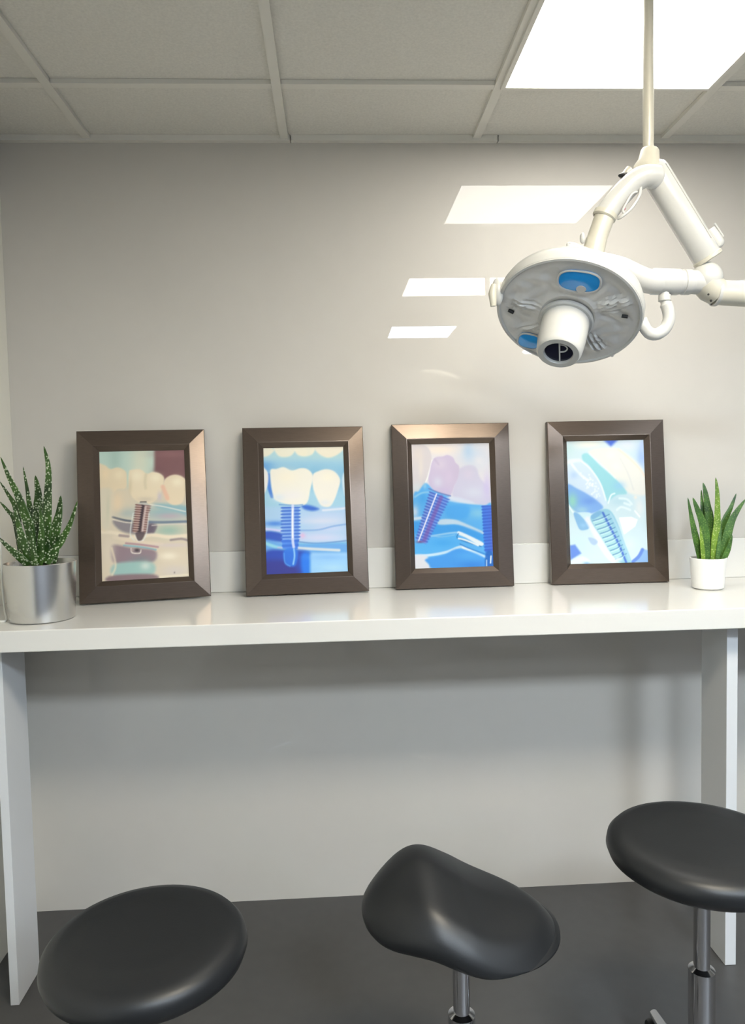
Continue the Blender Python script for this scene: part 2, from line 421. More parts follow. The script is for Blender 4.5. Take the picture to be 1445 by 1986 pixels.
def art_two():
    p = Paint([(303, 290), (1108, 275), (1152, 1500), (348, 1530)], (160, 204, 226))
    p.lay((120, 180, 218), ss(380, 560, p.Y)*(1-ss(620, 760, p.Y)), .8); p.blob(330, 480, 90, 70, (92, 150, 216), .7)
    p.lay((176, 212, 220), 1-ss(370, 450, p.Y), .9)
    p.poly([(290, 260), (410, 300), (405, 335), (350, 375), (290, 370)], (232, 228, 208), 12)
    p.poly([(420, 270), (620, 270), (600, 355), (530, 384), (450, 365)], (234, 230, 210), 12); p.poly([(620, 270), (810, 270), (800, 350), (720, 378), (640, 355)], (238, 232, 210), 12)
    p.poly([(830, 270), (1110, 270), (1060, 350), (950, 390), (850, 345)], (238, 230, 210), 12)
    p.lay((168, 202, 232), ss(840, 900, p.Y)); p.blob(760, 640, 30, 200, (150, 200, 224), .8)
    # lower bands
    p.blob(950, 960, 300, 60, (186, 206, 236), .9); p.blob(900, 1010, 260, 40, (214, 216, 234), .8); p.line([(900, 905), (1080, 890), (1130, 880)], 20, (222, 226, 240), 14, .9)
    p.poly([(690, 860), (760, 855), (860, 890), (800, 910), (720, 895)], (50, 104, 206), 18)
    p.blob(430, 1035, 130, 30, (70, 130, 220), .9); p.line([(330, 1085), (420, 1095), (500, 1105)], 18, (206, 204, 240), 14)
    p.poly([(335, 1110), (500, 1130), (560, 1210), (340, 1195)], (46, 84, 186), 16)
    p.blob(960, 1080, 200, 40, (196, 206, 236), .8); p.blob(880, 1170, 260, 50, (206, 208, 234), .9); p.blob(700, 1150, 30, 30, (224, 176, 216), .8)
    p.line([(660, 1100), (850, 1095), (1000, 1060), (1130, 1040)], 16, (120, 160, 220), 12, .7)
    p.line([(660, 1210), (850, 1225), (1130, 1200)], 12, (96, 140, 196), 10, .9); p.line([(660, 1230), (850, 1240), (1140, 1220)], 16, (120, 196, 220), 12, .9)
    p.poly([(335, 1190), (600, 1230), (1150, 1225), (1150, 1320), (340, 1300)], (96, 160, 226), 24, .9); p.line([(340, 1225), (460, 1265), (600, 1280)], 30, (150, 214, 226), 22, .9)
    p.line([(640, 1270), (820, 1280), (1060, 1292)], 26, (206, 214, 220), 18); p.line([(460, 1265), (650, 1275)], 12, (206, 190, 226), 10, .8)
    p.poly([(330, 1310), (560, 1290), (760, 1310), (790, 1420), (780, 1540), (330, 1540)], (44, 74, 176), 26)
    p.poly([(330, 1400), (520, 1390), (640, 1450), (640, 1545), (330, 1545)], (54, 56, 140), 40, .9); p.poly([(690, 1330), (780, 1330), (790, 1510), (700, 1510)], (30, 120, 232), 26, .9)
    p.lay((150, 200, 240), ss(750, 800, p.X)*ss(1300, 1345, p.Y)); p.blob(960, 1360, 200, 30, (130, 180, 236), .7); p.blob(1000, 1460, 150, 40, (170, 212, 238), .8)
    # teeth
    p.line([(365, 560), (372, 680), (400, 770)], 36, (72, 128, 214), 16); p.poly([(290, 490), (330, 500), (360, 560), (350, 680), (300, 760)], (232, 230, 226), 9)
    p.poly([(382, 510), (440, 500), (510, 482), (590, 515), (680, 492), (750, 505), (800, 570), (775, 700), (735, 840), (600, 855), (440, 810), (405, 740), (385, 620)], (238, 234, 222), 9)
    p.blob(540, 580, 130, 80, (244, 236, 216), .9); p.blob(470, 780, 70, 40, (214, 226, 236), .8); p.blob(600, 760, 120, 60, (236, 232, 232), .8)
    p.poly([(800, 560), (860, 520), (940, 502), (1020, 530), (1072, 610), (1045, 720), (1010, 810), (965, 868), (890, 862), (845, 800), (800, 680)], (238, 233, 222), 9)
    p.blob(950, 580, 90, 60, (244, 238, 220), .9); p.blob(920, 830, 60, 30, (220, 226, 232), .7); p.poly([(1090, 600), (1115, 540), (1125, 760), (1100, 700)], (206, 224, 236), 12)
    p.line([(470, 850), (620, 855), (700, 850)], 10, (86, 140, 206), 8, .8)
    p.screw((582, 870), (582, 1190), 176, 176, 10, ((52, 100, 204), (150, 188, 234), (60, 112, 214)), None, .1, .12)
    p.screw((580, 1190), (580, 1280), 170, 150, 2, ((52, 110, 216), (84, 142, 228), (50, 96, 206)), None, .1, .04)
    p.poly([(520, 1290), (650, 1290), (640, 1420), (600, 1450), (530, 1420)], (44, 116, 222), 14, .9)
    p.line([(602, 860), (602, 1000), (604, 1190), (614, 1260)], 26, (214, 220, 244), 12, .9); p.line([(602, 890), (600, 1000), (604, 1170)], 10, (250, 250, 252), 6)
    p.line([(616, 1280), (622, 1350), (610, 1425)], 16, (140, 196, 240), 8); p.line([(520, 1320), (530, 1410), (580, 1445)], 10, (96, 160, 232), 8, .8)
    return p.a


def art_three():
    p = Paint([(318, 318), (1118, 292), (1160, 1548), (358, 1572)], (226, 222, 226))
    p.blob(620, 370, 200, 60, (246, 230, 214), .9); p.blob(960, 440, 160, 130, (204, 216, 234), .9); p.blob(900, 380, 60, 90, (178, 206, 232), .8); p.blob(1010, 480, 60, 60, (228, 226, 232), .8)
    p.poly([(300, 330), (440, 325), (510, 380), (528, 480), (495, 600), (460, 720), (380, 800), (310, 830)], (214, 206, 208), 9); p.blob(390, 420, 60, 90, (222, 210, 204), .9); p.blob(420, 560, 26, 130, (226, 216, 208), .8); p.blob(380, 760, 50, 60, (214, 220, 222), .8)
    p.line([(532, 480), (500, 620), (468, 700)], 12, (244, 244, 240), 8)
    p.poly([(800, 580), (850, 540), (920, 525), (980, 550), (1015, 640), (1060, 700), (1110, 760), (1130, 960), (1000, 920), (860, 890), (740, 840), (770, 680)], (204, 200, 222), 16, .9)
    p.blob(900, 620, 60, 60, (214, 204, 224), .8); p.blob(960, 800, 120, 60, (212, 214, 228), .8); p.blob(1090, 740, 40, 140, (204, 192, 226), .9)
    # blue jelly
    B = (92, 176, 236)
    p.poly([(470, 712), (560, 780), (700, 830), (720, 870), (900, 915), (1060, 930), (1150, 960), (1170, 1600), (340, 1600), (340, 880), (400, 790)], B, 12)
    p.poly([(690, 850), (800, 850), (960, 905), (820, 910), (680, 880)], (214, 222, 236), 14, .8)
    p.blob(440, 860, 50, 70, (70, 164, 232), .8); p.line([(360, 850), (430, 810), (520, 800)], 18, (150, 206, 236), 14, .8); p.blob(460, 740, 20, 30, (150, 204, 232), .8)
    p.blob(1000, 1010, 110, 60, (134, 200, 232), .9); p.poly([(680, 940), (900, 940), (880, 1060), (700, 1060)], (76, 168, 238), 26, .8); p.blob(360, 1000, 40, 70, (206, 218, 232), .9)
    p.line([(350, 1070), (420, 1060)], 30, (220, 228, 238), 24, .9)
    p.poly([(620, 1075), (760, 1075), (860, 1110), (1060, 1200), (1060, 1225), (940, 1190), (800, 1130), (600, 1130)], (196, 216, 232), 12)
    p.poly([(340, 1100), (620, 1130), (800, 1130), (1060, 1230), (1060, 1340), (950, 1290), (800, 1200), (540, 1230), (340, 1210)], (60, 156, 230), 14, .9)
    p.line([(420, 1260), (560, 1235), (700, 1212), (800, 1202)], 16, (160, 206, 238), 12, .9); p.line([(540, 1240), (640, 1250), (760, 1230)], 10, (150, 200, 236), 8, .8)
    p.poly([(360, 1290), (600, 1260), (790, 1240), (800, 1340), (640, 1380), (440, 1420), (360, 1410)], (86, 178, 240), 14, .9); p.blob(640, 1310, 120, 40, (70, 166, 236), .8)
    p.poly([(790, 1200), (830, 1200), (1040, 1300), (1045, 1335), (1000, 1330), (880, 1260), (800, 1225)], (236, 242, 246), 7)
    p.line([(800, 1215), (800, 1270), (1030, 1345)], 10, (30, 110, 180), 6, .8); p.line([(800, 1265), (870, 1280), (1000, 1335)], 16, (240, 244, 246), 8)
    p.line([(350, 1440), (520, 1430), (680, 1400), (810, 1350), (880, 1370), (1080, 1455)], 26, (206, 230, 246), 14); p.line([(840, 1355), (920, 1385), (1090, 1455)], 18, (248, 250, 250), 8); p.line([(815, 1320), (900, 1360), (1100, 1430)], 8, (20, 96, 190), 6, .8)
    p.poly([(340, 1440), (480, 1440), (500, 1520), (580, 1575), (340, 1590)], (226, 224, 230), 18)
    p.poly([(470, 1470), (650, 1430), (810, 1370), (1080, 1470), (1090, 1560), (580, 1575), (500, 1520)], (72, 156, 234), 14)
    p.blob(900, 1440, 160, 50, (86, 172, 238), .7); p.blob(950, 1530, 160, 40, (56, 136, 226), .8)
    # second implant at the right edge
    p.screw((1090, 930), (1110, 1400), 110, 90, 15, ((44, 96, 204), (70, 130, 224), (98, 96, 206)), None, .1, .08)
    p.poly([(1080, 1400), (1150, 1410), (1165, 1560), (1075, 1560)], (30, 100, 190), 12, .9); p.line([(1130, 1440), (1125, 1510)], 14, (236, 244, 248), 6); p.line([(1085, 1480), (1085, 1540)], 10, (210, 230, 244), 6)
    p.blob(1150, 1200, 16, 200, (120, 104, 206), .6)
    # crown
    p.poly([(530, 500), (570, 450), (640, 440), (690, 425), (745, 450), (770, 500), (808, 545), (795, 650), (755, 740), (715, 835), (640, 820), (540, 770), (495, 690), (510, 590)], (204, 190, 216), 8)
    p.blob(620, 520, 70, 60, (214, 202, 220), .9); p.blob(700, 650, 60, 90, (212, 196, 220), .8); p.blob(590, 700, 50, 60, (214, 214, 228), .8); p.blob(660, 780, 60, 30, (206, 188, 220), .8); p.line([(560, 470), (600, 520)], 20, (190, 174, 204), 20, .5)
    p.line([(500, 765), (600, 805), (720, 838)], 12, (96, 120, 190), 8, .9)
    p.screw((610, 830), (420, 1300), 210, 120, 17, ((58, 92, 196), (140, 168, 228), (74, 132, 232)), None, .1, .09)
    p.line([(625, 850), (540, 1060), (455, 1280)], 40, (128, 84, 170), 24, .65)
    p.line([(578, 818), (500, 1020), (395, 1295)], 13, (248, 244, 252), 7); p.blob(410, 1300, 40, 12, (120, 56, 110), .8)
    return p.a


def art_four():
    p = Paint([(318, 335), (1158, 315), (1172, 1595), (345, 1618)], (206, 226, 232))
    p.blob(560, 370, 180, 50, (240, 238, 226), .9); p.blob(350, 420, 60, 70, (196, 224, 224), .8); p.blob(980, 380, 120, 70, (222, 228, 242), .9); p.blob(1130, 500, 60, 130, (160, 188, 240), .9); p.blob(1140, 380, 30, 60, (180, 200, 240), .8)
    p.poly([(720, 320), (880, 318), (800, 395)], (78, 112, 220), 22, 1., False)
    p.poly([(560, 440), (820, 400), (960, 460), (1100, 580), (1160, 700), (1165, 880), (1060, 900), (940, 850), (800, 700), (680, 560)], (234, 232, 224), 24)
    p.line([(880, 420), (1000, 520), (1100, 620), (1155, 700)], 20, (244, 226, 210), 20, .8); p.line([(900, 520), (980, 680), (1030, 840)], 16, (222, 222, 218), 18, .8); p.blob(800, 480, 60, 40, (244, 242, 230), .9); p.blob(850, 600, 50, 50, (240, 240, 230), .8)
    p.poly([(490, 480), (560, 470), (680, 590), (800, 690), (900, 790), (960, 880), (850, 900), (760, 960), (720, 900), (660, 760), (570, 600), (500, 540)], (156, 214, 222), 12); p.blob(880, 800, 70, 50, (150, 200, 232), .7)
    p.line([(570, 470), (680, 570), (760, 640), (840, 720)], 14, (236, 240, 236), 14, .8)
    p.poly([(330, 540), (440, 520), (480, 540), (400, 600), (330, 620)], (232, 240, 240), 14, .9)
    p.poly([(330, 600), (380, 570), (480, 560), (600, 650), (690, 800), (740, 960), (720, 1010), (600, 960), (470, 880), (330, 780)], (210, 226, 240), 10)
    p.line([(480, 545), (580, 630), (680, 780), (735, 950)], 16, (240, 246, 246), 12, .9); p.line([(380, 580), (450, 670), (540, 740)], 26, (238, 242, 246), 18, .9); p.blob(400, 690, 50, 40, (178, 206, 236), .8)
    r = np.random.RandomState(3)
    for k in range(46):
        x = r.normal(595, 42); y = 820+(x-595)*.9+r.normal(0, 42); p.blob(x, y, 9, 9, (246, 250, 252), .8)
    p.poly([(325, 790), (430, 830), (560, 900), (700, 1010), (660, 1060), (560, 1090), (440, 1080), (380, 1040), (330, 980)], (128, 172, 230), 14); p.blob(380, 960, 60, 90, (150, 214, 190), .9); p.blob(480, 1050, 70, 40, (160, 204, 220), .8); p.blob(560, 960, 80, 40, (112, 156, 226), .8)
    p.line([(335, 1000), (390, 1080), (450, 1100)], 18, (236, 244, 244), 10, .9); p.poly([(430, 1085), (560, 1080), (580, 1140), (500, 1150)], (206, 230, 236), 10)
    p.blob(880, 960, 120, 60, (186, 218, 228), .9); p.line([(760, 980), (790, 900), (830, 880)], 14, (236, 246, 246), 10)
    for a in ([(850, 1050), (900, 1020), (990, 1050)], [(880, 930), (960, 940), (1010, 990)], [(930, 980), (990, 1000)]): p.line(a, 22, (230, 242, 244), 14, .8)
    p.blob(1090, 1020, 50, 110, (228, 232, 232), .9); p.blob(1050, 920, 20, 20, (240, 232, 220), .9); p.line([(1040, 1060), (1090, 1120)], 14, (244, 248, 246), 10)
    p.poly([(390, 1085), (440, 1090), (500, 1150), (555, 1210), (540, 1250), (460, 1260), (420, 1190)], (134, 182, 222), 8); p.blob(490, 1210, 40, 24, (150, 196, 230), .8)
    p.line([(540, 1150), (620, 1300), (720, 1480), (800, 1570)], 60, (232, 232, 242), 34, .9); p.blob(460, 1420, 120, 110, (200, 228, 230), .8)
    p.poly([(540, 1340), (600, 1345), (640, 1380), (610, 1415), (570, 1400)], (170, 196, 226), 8, .9); p.blob(660, 1410, 20, 20, (236, 222, 236), .8)
    p.poly([(345, 1420), (400, 1410), (465, 1500), (350, 1570)], (104, 142, 222), 14, 1., False); p.poly([(350, 1580), (480, 1530), (560, 1600), (350, 1625)], (226, 242, 244), 14, .9); p.blob(520, 1600, 40, 14, (130, 180, 230), .8)
    p.poly([(870, 1130), (1000, 1122), (1068, 1150), (1040, 1220), (920, 1305)], (250, 250, 244), 5, 1., False)
    p.blob(1100, 1330, 90, 120, (206, 226, 236), .9); p.blob(980, 1400, 60, 70, (216, 234, 232), .8)
    p.poly([(1000, 1590), (1060, 1520), (1110, 1450), (1180, 1470), (1180, 1600)], (142, 182, 232), 10, 1., False); p.line([(1005, 1585), (1070, 1530), (1110, 1460)], 34, (104, 140, 222), 12)
    # implant
    p.poly([(570, 1120), (660, 1060), (740, 1040), (800, 1080), (860, 1200), (920, 1380), (990, 1590), (900, 1605), (800, 1530), (690, 1350), (590, 1200)], (150, 200, 218), 8)
    p.poly([(590, 1170), (680, 1130), (760, 1250), (840, 1400), (900, 1560), (800, 1520), (690, 1350)], (176, 220, 222), 14, .8)
    p.line([(700, 1080), (780, 1240), (860, 1400), (935, 1590)], 22, (66, 104, 200), 12, .9); p.line([(780, 1090), (850, 1230), (920, 1420), (970, 1560)], 20, (170, 208, 226), 14, .9)
    for k in range(10):
        t = k/9; x = 590+t*230; y = 1165+t*395
        p.line([(x, y), (x+90-t*20, y-28), (x+180-t*60, y-70+t*10)], 8, (78, 124, 180), 5, .85); p.line([(x+8, y+14), (x+90-t*20, y-12), (x+160-t*60, y-44)], 7, (214, 236, 240), 6, .8)
    p.poly([(575, 1110), (660, 1060), (690, 1085), (600, 1150)], (120, 172, 214), 8, .8); p.blob(850, 1560, 40, 26, (232, 244, 246), .8)
    return p.a


def print_mesh(name, w, h, art, parent):
    a = art()[::-1]           # row 0 of mesh = bottom
    n = (GU+1)*(GV+1)
    xs = np.linspace(-w/2, w/2, GU+1); zs = np.linspace(0, h, GV+1)
    X, Z = np.meshgrid(xs, zs)
    me = bpy.data.meshes.new(name)
    i = np.arange(GU*GV); r, c = i//GU, i % GU; b = r*(GU+1)+c
    quads = np.stack([b, b+1, b+GU+2, b+GU+1], 1)
    me.from_pydata(np.stack([X.ravel(), np.zeros(n), Z.ravel()], 1).tolist(), [], quads.tolist())
    pad = np.pad(a, ((1, 1), (1, 1), (0, 0)), mode='edge')
    vc = (pad[:-1, :-1]+pad[1:, :-1]+pad[:-1, 1:]+pad[1:, 1:])/4/255
    lin = .88*np.where(vc <= .04045, vc/12.92, ((vc+.055)/1.055)**2.4)
    ca = me.color_attributes.new('ink', 'FLOAT_COLOR', 'POINT')
    buf = np.ones((n, 4), np.float32); buf[:, :3] = lin.reshape(-1, 3)
    ca.data.foreach_set('color', buf.ravel())
    M = bpy.data.materials.new('printed_photo'); M.use_nodes = True
    nd = M.node_tree.nodes; l = M.node_tree.links; bs = nd['Principled BSDF']
    at = nd.new('ShaderNodeVertexColor'); at.layer_name = 'ink'; l.new(at.outputs['Color'], bs.inputs['Base Color'])
    bs.inputs['Roughness'].default_value = .45; bs.inputs['Specular IOR Level'].default_value = .25
    me.materials.append(M)
    o = bpy.data.objects.new(name, me); C.objects.link(o); o.parent = parent
    return o


FW, FH = .368, .508
LIP, PIC = .046, .062     # insets of the raised lip and of the print
LR, PR = .0068, -.006      # their heights above the outer edge
TH = .020


def rail(side, parent):
    """one mitred rail of the frame; local x along width, z up the frame, -y to the viewer"""
    prof = [(0.0, TH), (0.0, 0.0), (.0015, -.0015), (LIP-.001, -LR), (LIP+.001, -LR), (PIC, -PR+.0), (PIC, TH)]
    bm = bmesh.new()

    def c(inset, end):
        hw = FW/2-inset; z0, z1 = inset, FH-inset
        return {0: ((-hw, z0), (hw, z0)), 1: ((hw, z0), (hw, z1)), 2: ((hw, z1), (-hw, z1)), 3: ((-hw, z1), (-hw, z0))}[side][end]
    g = .00012
    rings = []
    for e in (0, 1):
        rg = []
        for ins, y in prof:
            x, z = c(ins, e)
            sx, sz = {0: (g*(1 if e == 0 else -1), 0), 1: (0, g*(1 if e == 0 else -1)), 2: (g*(-1 if e == 0 else 1), 0), 3: (0, g*(-1 if e == 0 else 1))}[side]
            rg.append(bm.verts.new((x+sx, y, z+sz)))
        rings.append(rg)
    n = len(prof)
    for k in range(n): bm.faces.new((rings[0][k], rings[0][(k+1) % n], rings[1][(k+1) % n], rings[1][k]))
    bm.faces.new(rings[0]); bm.faces.new(rings[1][::-1])
    o = obj('rail', bm, M_frame, parent, smooth=False)
    return o


def frame(px, yaw_, lean, rollf, y, art, label):
    # px: pixel x of bottom centre on the worktop
    t = thing('picture_frame', label, 'picture frame', (px, y, ZT+.0006+TH*math.sin(lean)+FW/2*abs(math.sin(rollf))), 'framed pictures on the counter')
    t.rotation_euler = (-lean, rollf, yaw_)
    for s in range(4): rail(s, t)
    p = print_mesh('print', FW-2*PIC+.004, FH-2*PIC+.004, art, t)
    p.location = (0, -PR+.001, PIC-.002)
    obj('backing_board', box(-FW/2+.02, FW/2-.02, TH-.006, TH-.001, .02, FH-.02), M_back, t, smooth=False)
    return t


frame(-.553, .175, .203, -.007, -.149, art_one, 'dark wooden frame beside the silver pot, picture of cream teeth and a brown implant screw')
frame(-.085, .075, .162, .0, -.106, art_two, 'dark wooden frame with white teeth over a blue screw standing upright in deep blue')
frame(.366, .025, .100, .0, -.070, art_three, 'dark wooden frame with a tilted implant screw and lilac crown in bright blue jelly')
frame(.852, -.02, .095, .0, -.072, art_four, 'dark wooden frame beside the white pot, picture of a pale blue glassy implant')


# ------------------------------------------------------------------ plants
def leaf(parent, px, y0, y1, w, m, thick=.38):
    """px: pixel centreline from tip to base, y0/y1 depth at base/tip, w width in metres"""
    n = len(px)
    P = [at_y(x, y, y1+(y0-y1)*(i/(n-1))) for i, (x, y) in enumerate(px)]
    P = spline(P, 6)[::-1]              # base -> tip
    bm = bmesh.new(); rings = []; N = len(P); view = Vector((.15, 1, 0)).normalized()
    SEG = 12
    for i, p in enumerate(P):
        s = i/(N-1)
        t = (P[min(i+1, N-1)]-P[max(i-1, 0)]).normalized()
        a = t.cross(view).normalized(); b = a.cross(t)
        ww = w*.61*(.86+.14*math.sin(PI*min(1, s*1.6)))*(1-s**2.6)**.8 + .0003
        rg = []
        for k in range(SEG):
            th = 2*PI*k/SEG; cx, cz = math.cos(th), math.sin(th)
            rg.append(bm.verts.new(p + a*cx*ww + b*(cz*ww*thick + abs(cx)**1.5*ww*-.25)))
        rings.append(rg)
    for r0, r1 in zip(rings, rings[1:]):
        for k in range(SEG): bm.faces.new((r0[k], r0[(k+1) % SEG], r1[(k+1) % SEG], r1[k]))
    bm.faces.new(rings[0]); bm.faces.new(rings[-1])
    return obj('leaf', local(bm, parent), m, parent)


def pot(parent, r0, r1, h, m, wall, soil, foot=.004):
    c = (0, 0, 0)
    prof = [(0, .0008), (r0-foot, .0008), (r0, foot*.8), (r1-.0005, h-.001), (r1-.0012, h), (r1-wall+.0006, h), (r1-wall, h-.001), (r1-wall-.002, soil-.01), (0, soil-.01)]
    obj('pot', lathe(prof, c, (0, 0, 1), 72), m, parent)
    bm = lathe([(r1-wall-.0025, soil-.004), (r1*.6, soil+.001), (r1*.3, soil+.003), (0, soil+.004)], c, (0, 0, 1), 40)
    obj('soil', bm, M_soil, parent)


p1 = thing('potted_succulent', 'white-speckled spiky succulent in a silver pot on the left of the counter', 'potted plant', (-.768, -.362, ZT))
pot(p1, .0795, .089, .150, M_steel, .003, .138)
Y = -.362
LA = [([(0, 973), (15, 990), (30, 1012), (42, 1085)], .03, .05, .012), ([(0, 934), (19, 963), (31, 984), (37, 1022), (45, 1085)], .02, .03, .016),
      ([(45, 905), (52, 942), (57, 974), (62, 1010), (68, 1090)], .04, .06, .014), ([(68.5, 922), (75, 957), (75, 1003), (77, 1090)], .03, .04, .026),
      ([(1, 886), (19, 927), (36, 961), (48, 994), (59, 1026), (70, 1092)], 0, -.02, .023), ([(85, 865), (94.5, 907), (93.5, 965), (91, 1022), (86, 1094)], -.01, .0, .0225),
      ([(118, 961), (115.5, 994), (108, 1032), (97, 1092)], .03, .06, .025), ([(29, 985), (37, 1020), (48, 1055), (62, 1094)], -.03, -.04, .020),
      ([(150, 972), (138, 1012), (124, 1041), (107, 1066), (90, 1094)], -.02, .07, .0195), ([(-4, 1041), (16, 1060), (36, 1077), (56, 1096)], -.03, -.06, .018),
      ([(77, 978), (81, 1020), (80, 1055), (77, 1095)], -.03, -.03, .017), ([(117, 1034), (111, 1060), (103, 1092)], .0, .02, .016),
      ([(57, 1022), (64, 1055), (68, 1096)], -.035, -.05, .016)]
for px, d0, d1, w in LA: leaf(p1, px, Y+d0, Y+d1, w, M_leafA)

p2 = thing('potted_succulent', 'green upright succulent in a small white ceramic pot on the right of the counter', 'potted plant', (1.093, -.205, ZT))
pot(p2, .0440, .0515, .092, M_ceram, .004, .084, .006)
Y = -.205
LB = [([(1360, 950), (1361, 970), (1363, 996), (1370, 1084)], .02, .03, .010, M_leafB), ([(1363.5, 936), (1368, 956), (1372, 985), (1376, 1013), (1380, 1084)], .012, .02, .021, M_leafB),
      ([(1381, 988), (1380, 1030), (1380, 1086)], .02, .02, .016, M_leafB), ([(1388, 926), (1391, 959), (1390.5, 1013), (1387, 1048), (1384.6, 1086)], -.012, -.01, .0195, M_leafY),
      ([(1343.7, 965), (1352, 987), (1362, 1013), (1367, 1041), (1368, 1086)], -.01, -.01, .0225, M_leafB), ([(1334, 965), (1339.5, 996), (1345, 1024), (1352, 1055), (1359, 1086)], .0, .0, .016, M_leafB),
      ([(1428, 957), (1417, 985), (1407, 1006), (1399, 1034), (1396, 1086)], .015, .03, .019, M_leafB), ([(1446, 968), (1430, 990), (1417, 1013), (1408.6, 1041), (1399, 1086)], -.005, .0, .0225, M_leafB),
      ([(1420, 1037), (1413, 1062), (1402, 1086)], -.015, -.02, .014, M_leafB), ([(1358, 1020), (1361, 1050), (1364, 1086)], -.02, -.02, .010, M_leafY), ([(1398, 1020), (1395, 1050), (1391, 1086)], -.02, -.015, .011, M_leafB)]
for px, d0, d1, w, mm in LB: leaf(p2, px, Y+d0, Y+d1, w, mm)

# thin cord by the silver pot
cp = [at_y(-2, 1020, -.30), at_y(2, 1080, -.30), at_y(5, 1140, -.30), at_y(9, 1182, -.31)]
q = at_z(11, 1203, ZT+.0035); cp += [Vector((q.x, q.y, ZT+.0035)), Vector((q.x-.02, q.y-.012, ZT+.0035)), Vector((q.x-.05, q.y-.004, ZT+.0035))]
cp = [Vector((max(c.x, XL+.01), c.y, c.z)) if c.y > -.18 else c for c in cp]
tag(obj('cord', tube(spline(cp, 8), .003, 10), M_cord), 'thin white cord hanging down beside the silver plant pot', 'cord')

# ------------------------------------------------------------------ surgical lamp
YL = -.80
top = at_y(1257.5, 300, YL)
lamp = thing('surgical_lamp', 'white jointed surgical lamp with round grey face and blue lenses, hanging from the ceiling', 'lamp', (top.x, YL, ZC))
PXM = 1/941.0


def L(bm, name, m=M_enamel, par=None, **k):
    o = obj(name, local(bm, lamp), m, par or lamp, **k); return o


def q(x, y, d=0.): return at_y(x, y, YL+d)


L(tube([(top.x, YL, ZC-.001), (top.x, YL, top.z-.01)], .0108, 28), 'drop_tube', M_cream)
L(lathe([(0, .018), (.030, .018), (.045, .012), (.05, 0), (.05, -.012), (.0115, -.022), (.0115, -.03)], (top.x, YL, ZC), (0, 0, 1), 40), 'ceiling_canopy')
# collar under the tube and main arm
a0, a1 = q(1270, 334), q(1372, 500)
ad = (a1-a0).normalized()
L(lathe([(0, .034), (.016, .034), (.0185, .030), (.021, .012), (.028, 0), (.029, -.014), (.02, -.022), (0, -.024)], q(1257, 322), (.12, 0, 1), 40), 'collar', M_cream)
bm = tube([a0-ad*.019, a0-ad*.016, a0-ad*.008, a0, a1-ad*.004, a1, a1+ad*.002], [.012, .02, .0265, .0285, .0285, .027, .024], 40)
arm = L(bm, 'support_arm')
# ridge along the arm
n_ = Vector((ad.z, 0, -ad.x)); n_ = n_ if n_.x > 0 else -n_
r0 = a0 + n_*.014 + Vector((0, -.0255, 0)); r1 = a1 + n_*.014 + Vector((0, -.0255, 0)) - ad*.03
L(tube([r0, r1], .0011, 8), 'seam', M_platerim, arm)
# side bracket on the arm
bm = bmesh.new()
for x, y, r in ((1383, 452, .0125), (1394, 474, .0135)): pass
add_tube(bm, [q(1376, 445), q(1384, 458), q(1391, 472), q(1394, 478), q(1396, 481)], [.011, .013, .0145, .012, .006], 20)
L(bm, 'bracket', M_enamel, arm)
L(tube([q(1386, 433, -.008), q(1403, 459, -.008)], .0022, 10), 'bracket_slot', M_platerim, arm)
L(lathe([(.0275, 0), (.030, .002), (.030, .008), (.027, .010)], a1-ad*.004, ad, 40), 'arm_ring', M_cream)
# lower joint
hub = L(ball(q(1371, 540), .0315, 1, 1, 1.05, 32), 'elbow_joint', M_enamel)
L(tube([q(1338, 547), q(1362, 547)], [.0235, .026], 32), 'joint_neck', M_enamel, hub)
L(tube([q(1370, 548), q(1380, 560), q(1392, 568)], [.030, .029, .0265], 32), 'joint_sleeve', M_cream, hub)
L(ball(q(1374, 571, -.028), .0022), 'screw', M_black, hub)
L(ball(q(1379, 583, -.024), .0025), 'screw', M_black, hub)
L(lathe([(.0255, -.004), (.0285, -.003), (.0285, .003), (.0255, .004)], q(1388, 567), (1, 0, -.06), 40), 'joint_ring', M_enamel, hub)
e0 = q(1388, 567); e1 = q(1640, 583)
L(tube([e0, e1], .0255, 40), 'extension_arm', M_cream)
L(lathe([(.0255, 0), (.029, .002), (.029, .03), (.02, .04), (0, .042)], e1, (1, 0, 0), 32), 'end_cap', M_enamel)
# upper elbow and gooseneck
g = [q(1272, 342, -.012), q(1258, 341, -.016), q(1243, 345, -.014), q(1226, 356, -.01), q(1208, 374, -.006), q(1190, 395, -.002), q(1174, 417)]
L(tube(spline(g, 6), [.0225]*6+[.0225]*30+[.0222], 36), 'upper_elbow', M_enamel)
L(ball(q(1268, 343, -.012), .0245, 1, .9, 1, 28), 'pivot', M_enamel)
sd_ = (q(1150, 470)-q(1177, 412)).normalized()
L(lathe([(.0225, -.006), (.0245, -.005), (.0245, .004), (.021, .007)], q(1173, 418), sd_, 40), 'sleeve_ring', M_cream)
L(tube([q(1174, 416), q(1166, 440), q(1160, 456), q(1156, 468)], .0205, 36), 'drop_link', M_cream)
L(tube([q(1156.5, 466), q(1151, 488), q(1148, 500)], [.0212, .0222, .0225], 36), 'link_base', M_cream)
L(ball(q(1211, 340, -.004), .0085, 1.5, 1, .6), 'release_knob', M_black)
L(tube([q(1206, 345), q(1222, 330)], [.006, .010], 16), 'knob_mount', M_cream)
L(ball(q(1130, 462, -.004), .008, .7, .8, 1.4), 'lock_knob', M_platerim)
